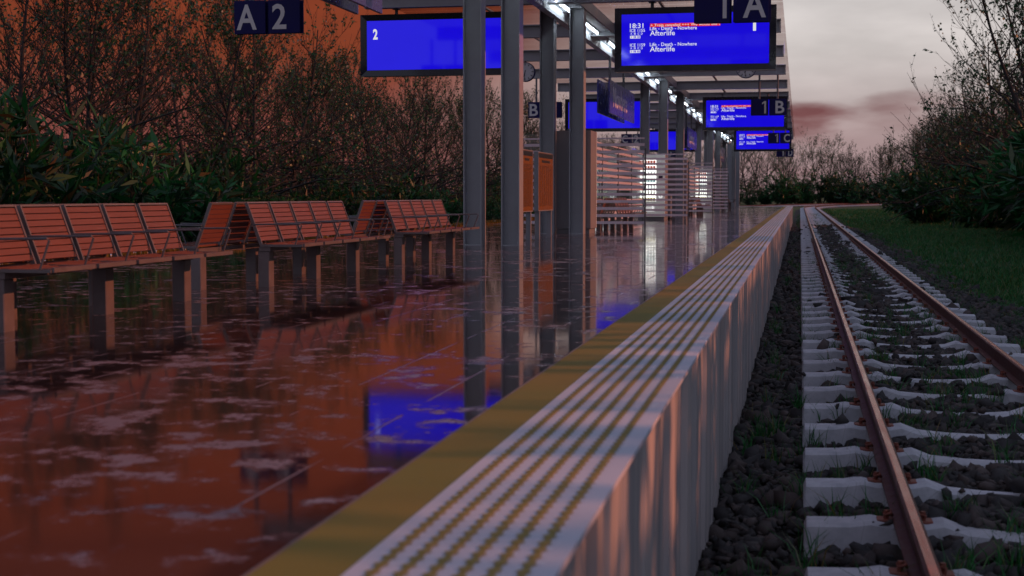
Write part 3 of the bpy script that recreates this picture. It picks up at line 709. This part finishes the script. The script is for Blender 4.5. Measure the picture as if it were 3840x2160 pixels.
# ------------------------------------------------------------------ benches: five slatted seats on each side, back to back
def bench():
    r=empty('double_bench',(0,0,0),'','bench','back-to-back slatted benches'); L=2.8; n=5; p=L/n
    for s in (1,-1):
        yo=0 if s>0 else -p; before=set(r.children)
        g=MB(); g.box(*sorted((s*.17,s*.28)),.03,L-.03,.325,.365); g.build('support_beam',M['galv'],r)
        for i in range(n):
            y0=i*p+.025; y1=(i+1)*p-.025
            # backrest: slats in a metal frame, leaning
            bx,bz,tx,tz=.185,.40,.05,.767
            D=Vector((tx-bx,0,tz-bz)); Lb=D.length; D.normalize(); N=Vector((D.z,0,-D.x))
            def quadbox(m,a,b,ya,yb,th):
                P=[Vector((bx,0,bz))+D*a, Vector((bx,0,bz))+D*b]; vs=[]
                for yy in (ya,yb):
                    for q in (P[0],P[1]):
                        for o in (-th/2,th/2): w=q+N*o; vs.append((s*w.x,yy,w.z))
                m.add(vs,[(0,1,3,2),(4,6,7,5),(0,4,5,1),(2,3,7,6),(0,2,6,4),(1,5,7,3)])
            m=MB(); ns=8; st=(Lb-.03)/ns
            for j in range(ns): quadbox(m,.015+j*st+.003,.015+(j+1)*st-.004,y0+.016,y1-.016,.016)
            bk=m.build('backrest',M['wood'],r)
            m=MB(); quadbox(m,-.02,Lb,y0,y0+.015,.03); quadbox(m,-.02,Lb,y1-.015,y1,.03); quadbox(m,Lb-.012,Lb+.002,y0+.015,y1-.015,.026); m.build('back_frame',M['galv'],bk)
            m=MB()
            for j in range(7):
                x0=.20+j*.056; m.box(*sorted((s*x0,s*(x0+.048))),y0+.004,y1-.004,.378-(.004*j if j<3 else .012-.003*(j-3)),.394-(.004*j if j<3 else .012-.003*(j-3)))
            st_=m.build('seat',M['wood'],r)
            m=MB(); m.box(*sorted((s*.594,s*.612)),y0,y1,.368,.396); m.box(*sorted((s*.19,s*.594)),y0-.012,y0,.366,.388); m.box(*sorted((s*.19,s*.594)),y1,y1+.012,.366,.388); m.build('seat_frame',M['galv'],st_)
        for i in range(n+1):
            y=min(max(i*p,.012),L-.012)
            m=MB(); m.tube([(s*.13,y,.568),(s*.575,y,.574),(s*.590,y,.562),(s*.525,y,.385)],.008,6); m.build('armrest',M['tubemetal'],r)
        for y in (.10,L/2,L-.10):
            m=MB(); m.cbox(*sorted((s*.155,s*.265)),y-.06,y+.06,0,.325,.006); m.build('leg',M['galv'],r)
        for o in r.children:
            if o not in before: o.location.y=yo
    return r
b0=bench()
spots=[(-5.0,7.8,'nearest wooden-slat double bench, cropped by the left photo edge'),(-5.0,12.22,'middle of the three double benches in front of the columns'),(-5.0,16.65,'farthest of the three open benches, ending at the first column'),
 (-4.55,34.6,'double bench behind the first striped glass shelter wall'),(-5.75,38.5,'double bench in the first shelter left of the glass spine'),(-4.5,61.4,'double bench inside the second striped glass shelter'),(-4.9,96.0,'small far bench beside the last column near the platform end')]
for i,(x,y,l) in enumerate(spots):
    o=b0 if i==0 else copy_tree(b0); o.location=(x,y,0); o['label']=l

# ------------------------------------------------------------------ glass wind shelters
def panel(r,p0,p1,z0=.12,z1=2.3,name='glass_pane'):
    """vertical pane from p0 to p1 with frosted bands"""
    p0=Vector((*p0,0));p1=Vector((*p1,0)); d=(p1-p0).normalized(); n=Vector((d.y,-d.x,0))
    def bx(m,za,zb,th):
        vs=[]
        for z in (za,zb):
            for q,o in ((p0,-th),(p1,-th),(p1,th),(p0,th)): w=q+n*o; vs.append((w.x,w.y,z))
        m.add(vs,[(0,3,2,1),(4,5,6,7),(0,1,5,4),(1,2,6,5),(2,3,7,6),(3,0,4,7)])
    m=MB(); m.add([(p0.x,p0.y,z0),(p1.x,p1.y,z0),(p1.x,p1.y,z1),(p0.x,p0.y,z1)],[(0,1,2,3)]); g=m.build(name,M['glass'],r)
    m=MB(); m2=MB(); z=z0+.02; k=0
    for k in range(13):
        za=z0+.03+k*.1685; bx(m,za,za+(.068 if k<12 else .035),.003)
    m.build('frosted_bands',M['frost'],g)
units=[(33.85,47.2,'first striped glass wind shelter behind the near columns'),(60.55,73.9,'second striped glass wind shelter farther along the platform')]
for y0,y1,l in units:
    r=empty('wind_shelter',(0,0,0),l,'shelter','striped glass wind shelters')
    for y in (y0,y1):
        panel(r,(-6.55,y),(-5.11,y)); panel(r,(-5.09,y),(-3.63,y))
        for x in (-6.57,-5.1,-3.61):
            m=MB(); m.box(x-.018,x+.018,y-.018,y+.018,0,2.2 if x<-4 else 1.95); m.build('post',M['tubemetal'],r)
    n=4
    for i in range(n):
        a=y0+.05+(y1-y0-.1)*i/n; b=y0+.05+(y1-y0-.1)*(i+1)/n-.04; 
        if i<n: panel(r,(-5.1,a),(-5.1,b))
        m=MB(); m.box(-5.12,-5.08,b+.002,b+.038,0,2.2); m.build('post',M['tubemetal'],r)

# ------------------------------------------------------------------ vending machines
def vending(x,y,label,lit=True,face=-1,wd=.95,hz=2.24,dp=.95):
    r=empty('vending_machine',(x,y,0),label,'vending machine','vending machines on the platform',0 if face<0 else math.pi)
    g=MB(); g.box(0,.04,.04,dp,.11,hz); g.box(wd-.04,wd,.04,dp,.11,hz); g.box(.04,wd-.04,.04,dp,.11,.15); g.box(.04,wd-.04,.04,dp,hz-.04,hz); g.box(.04,wd-.04,dp-.04,dp,.15,hz-.04); g.build('cabinet',M['cab'],r)
    g=MB(); g.box(.03,wd-.03,.08,dp-.03,0,.095); g.build('plinth',M['cab'],r)
    g=MB(); fr=.30; g.box(wd-fr,wd-.001,0,.04,.11,hz-.003); g.box(.001,wd-fr,0,.04,.11,.62); g.box(.001,.035,0,.04,.62,hz-.003); g.box(.035,wd-fr,0,.04,hz-.12,hz-.003); g.build('front_panel',M['vend_front_glow'],r)
    g=MB(); g.add([(.04,.5,.62),(wd-fr,.5,.62),(wd-fr,.5,hz-.13),(.04,.5,hz-.13)],[(0,1,2,3)]); g.build('light_panel',M['vend_in'] if lit else M['vend_dim'],r)
    g=MB(); g.add([(.036,.02,.62),(wd-fr,.02,.62),(wd-fr,.02,hz-.12),(.036,.02,hz-.12)],[(0,1,2,3)]); g.build('glass_window',M['glass'],r)
    g=MB(); g.box(wd-.22,wd-.08,-.012,0,1.35,1.5); g.build('keypad',M['navy'],r)
    g=MB(); g.box(wd-.24,wd-.07,-.012,0,1.20,1.22); g.box(wd-.24,wd-.07,-.012,0,1.56,1.58); g.build('slot',M['shelf'],r)
    g=MB(); g.tube([(wd-.15+.05*math.cos(t),-.02,.80+.05*math.sin(t)) for t in np.linspace(0,2*math.pi,17)],.013,5,False); g.build('lock_ring',M['glassware'],r)
    g=MB(); g.tube([(wd-fr-.2+.1*math.cos(t),-.02,.42+.1*math.sin(t)) for t in np.linspace(-1.9,1.9,12)],.012,5,False); g.build('hatch_handle',M['glassware'],r)
    g=MB(); g.box(.1,wd-fr-.05,-.006,0,.28,.45); g.build('hatch',M['shelf'],r)
    sh=[.64,.86,1.08,1.3,1.52,1.72,1.9]
    for z in sh:
        g=MB(); g.box(.04,wd-fr,.06,.45,z-.02,z); g.build('shelf',M['shelf'],r)
    return sh,wd-fr
def drinks(x,y,sh,w,face,where):
    kinds=[4,3,0,2,0,1,1]
    for j,z in enumerate(sh):
        nm,_=DR[kinds[j]]; isb='bottle' in nm; hgt=.16 if isb else .12
        m=MB()
        if isb: m.tube([(0,0,0),(0,0,.10),(0,0,.13),(0,0,.165)],[.032,.032,.013,.013],8)
        else: m.cbox(-.04,.04,-.02,.02,0,hgt,.004)
        me=m.mesh('drink',M[nm],isb)
        for i in range(6):
            xx=.09+i*(w-.13)/5.4
            o=bpy.data.objects.new('drink_'+nm.split()[1],me); col.objects.link(o); o.location=(x+xx,y+.12,z+.001) if face<0 else (x-xx,y-.12,z+.001)
            tag(o,f'{nm} on the {["lowest","second","third","fourth","fifth","sixth","top"][j]} shelf of the {where}',nm.split()[1],f'{nm}s on shelf {j+1} of the {where}')
for x,y,l,lit,face,wh in ((-5.45,48.5,'brightly lit vending machine behind the first shelter, centre of the photo',True,-1,'brightly lit vending machine'),
      (-7.1,48.5,'dim vending machine with bottles left of the brightly lit one',False,-1,'dim vending machine on the left'),
      (-5.45,48.5+PER,'farther lit vending machine behind the second shelter',True,-1,'farther lit vending machine')):
    sh,w=vending(x,y,l,lit,face); drinks(x,y,sh,w,face,wh)
vending(-4.46,31.65,'back of a tall grey vending machine beside the fourth column, plain metal',False,1,.78)
vending(-4.46,31.65+PER,'back of a grey vending machine beside the second group of columns',False,1,.78)

# ------------------------------------------------------------------ timetable boards
def board(y0,y1,label):
    r=empty('timetable_board',(-4.9,y0,0),label,'timetable board','timetable boards between the first columns'); L=y1-y0
    g=MB(); g.box(-.10,-.012,-.03,0,.53,1.67); g.box(-.10,-.012,L,L+.03,.53,1.67); g.box(-.10,-.012,0,L,.53,.545); g.box(-.10,-.012,0,L,1.655,1.67); g.box(-.09,-.02,0,L,.545,1.655); g.build('frame',M['cab'],r)
    g=MB(); g.add([(-.016,.0,.55),(-.016,L,.55),(-.016,L,1.65),(-.016,.0,1.65)],[(0,1,2,3)]); p=g.build('poster',M['paper'],r)
    g=MB(); g.box(-.015,-.0135,.02,L-.02,1.56,1.645); g.build('poster_header',M['black'],p)
    g=MB(); rr=random.Random(3)
    for c in range(6):
        yy=.12+c*(L-.2)/6; z=1.40
        while z>.62:
            g.box(-.015,-.013,yy,yy+rr.uniform(.08,.17),z,z+.009); z-=.024
            if rr.random()<.12: g.box(-.015,-.012,yy-.01,yy+.05,z,z+.014); z-=.03
    g.box(-.015,-.013,.35,L-.35,1.47,1.515); g.build('printed_rows',M['print'],p)
    for y in (.14,L-.14):
        g=MB(); g.box(-.11,-.02,y-.04,y+.04,0,.53); g.build('leg',M['cab'],r)
board(25.15,26.28,'left orange timetable board, partly hidden by the second column'); board(26.9,28.5,'right orange timetable board in front of the third column')
# litter bin
r=empty('litter_bin',(-4.62,50.6,0),'orange-lit square litter bin right of the brightly lit vending machine','litter bin')
g=MB(); g.cbox(-.16,.16,-.16,.16,.06,.84,.02); g.build('bin_body',M['cab'],r); g=MB(); g.box(-.12,.12,-.162,-.158,.62,.74); g.build('bin_opening',M['black'],r); g=MB(); g.box(-.12,.12,-.12,.12,0,.06); g.build('foot',M['black'],r)

# ------------------------------------------------------------------ world: dusk sky
w=bpy.data.worlds.new('World'); scn.world=w; w.use_nodes=True; nt=w.node_tree
class WT(NT):
    def __init__(s): s.t=nt
t=WT(); bg=nt.nodes['Background']; out=nt.nodes['World Output']
tc=t.n('ShaderNodeTexCoord'); sp=t.n('ShaderNodeSeparateXYZ'); t.l(tc.outputs['Generated'],sp.inputs[0])
az=t.math('ARCTAN2',sp.outputs[0],sp.outputs[1]); zz=sp.outputs[2]
mp=t.n('ShaderNodeMapping'); mp.inputs['Scale'].default_value=(1,1,3.6); t.l(tc.outputs['Generated'],mp.inputs['Vector'])
cl=t.noise(mp.outputs['Vector'],5.5,6,.55); cl2=t.noise(mp.outputs['Vector'],13,4,.5)
left=t.ramp(zz,[(0.,(.235,.068,.064)),(.045,(.235,.064,.052)),(.10,(.235,.046,.018)),(.2,(.225,.036,.012)),(.34,(.14,.040,.034)),(.5,(.16,.16,.23)),(1.,(.25,.29,.43))])
right=t.ramp(zz,[(0.,(.37,.24,.25)),(.04,(.42,.30,.30)),(.065,(.52,.44,.43)),(.10,(.70,.64,.62)),(.2,(.62,.60,.60)),(.38,(.30,.31,.38)),(1.,(.25,.29,.43))])
f=t.math('ADD',az,t.math('MULTIPLY',t.math('SUBTRACT',cl,.5),.12)); f=t.math('SUBTRACT',f,t.math('MULTIPLY',t.math('MAXIMUM',t.math('SUBTRACT',zz,.055),0.),1.3))
mr=t.n('ShaderNodeMapRange',interpolation_type='SMOOTHSTEP'); mr.inputs['From Min'].default_value=R(-18); mr.inputs['From Max'].default_value=R(-6); t.l(f,mr.inputs['Value'])
sky=t.mix(mr.outputs[0],left,right)
band=t.ramp(zz,[(.0,.15),(.035,1.),(.062,1.),(.085,0.)]); cm=t.ramp(cl,[(.47,0.),(.60,1.)]); m_=t.math('MULTIPLY',t.math('MULTIPLY',band,cm),mr.outputs[0])
sky=t.mix(t.math('MULTIPLY',m_,.9),sky,(.20,.07,.075))
sd=t.n('ShaderNodeMapRange',interpolation_type='SMOOTHSTEP'); sd.inputs['From Min'].default_value=R(14); sd.inputs['From Max'].default_value=R(45); sd.inputs['To Max'].default_value=.75; t.l(az,sd.inputs['Value'])
lowm=t.ramp(zz,[(.3,1.),(.8,0.)])
sky=t.mix(t.math('MULTIPLY',sd.outputs[0],lowm),sky,(.10,.06,.06))
bk=t.n('ShaderNodeMapRange',interpolation_type='SMOOTHSTEP'); bk.inputs['From Min'].default_value=.1; bk.inputs['From Max'].default_value=-.6; t.l(sp.outputs[1],bk.inputs['Value'])
back=t.ramp(zz,[(0.,(.36,.34,.41)),(.3,(.46,.49,.62)),(1.,(.25,.29,.43))])
sky=t.mix(bk.outputs[0],sky,back)
for a0,z0,wa,wz,st in ((.008,.050,.036,.017,1.05),(.075,.062,.045,.010,.55),(.045,.052,.075,.012,.42)):
    q=t.math('ADD',t.math('POWER',t.math('DIVIDE',t.math('SUBTRACT',az,a0),wa),2.),t.math('POWER',t.math('DIVIDE',t.math('SUBTRACT',zz,z0),wz),2.))
    q=t.math('ADD',q,t.math('MULTIPLY',t.math('SUBTRACT',cl2,.5),3.0))
    sky=t.mix(t.math('MULTIPLY',t.ramp(q,[(0.,1.),(.3,.75),(.65,.25),(1.,0.)]),st*.9),sky,(.20,.068,.072))
soft=t.ramp(cl2,[(.3,.88),(.7,1.1)]); mm=t.n('ShaderNodeMix',data_type='RGBA',blend_type='MULTIPLY'); mm.inputs[0].default_value=1; t.l(sky,mm.inputs[6]); t.l(soft,mm.inputs[7])
t.l(mm.outputs[2],bg.inputs[0]); bg.inputs[1].default_value=.93
ns=t.n('ShaderNodeTexSky',sky_type='NISHITA',sun_disc=False); ns.sun_elevation=R(20.8); ns.sun_rotation=R(81)
bg2=t.n('ShaderNodeBackground'); t.l(ns.outputs[0],bg2.inputs[0]); bg2.inputs[1].default_value=.001
ad=t.n('ShaderNodeAddShader'); t.l(bg.outputs[0],ad.inputs[0]); t.l(bg2.outputs[0],ad.inputs[1]); t.l(ad.outputs[0],out.inputs[0])
# sun, low from the right
sl=bpy.data.lights.new('sun','SUN'); sl.energy=2.6; sl.angle=R(.6); sl.color=(1,.32,.15)
so=bpy.data.objects.new('sun',sl); col.objects.link(so); a,e=R(81),R(20.8)
d=Vector((math.sin(a)*math.cos(e),math.cos(a)*math.cos(e),math.sin(e))); so.rotation_euler=d.to_track_quat('Z','Y').to_euler(); so.location=(40,10,20)

# ------------------------------------------------------------------ camera
cam=bpy.data.cameras.new('camera'); co=bpy.data.objects.new('camera',cam); col.objects.link(co); scn.camera=co
co.location=(0,0,H); co.rotation_euler=(R(90-3.7226),0,R(11.424)); cam.lens=50; cam.sensor_width=36; cam.clip_end=3000; cam.clip_start=.05
cam.dof.use_dof=True; cam.dof.focus_distance=20; cam.dof.aperture_fstop=3.6
scn.view_settings.view_transform='Standard'; scn.view_settings.look='None'; scn.view_settings.exposure=0; scn.view_settings.gamma=1
scn.render.engine='CYCLES'; scn.cycles.max_bounces=8; scn.cycles.transparent_max_bounces=16; scn.cycles.use_denoising=True; scn.cycles.caustics_reflective=False; scn.cycles.caustics_refractive=True
scn.cycles.sample_clamp_indirect=4
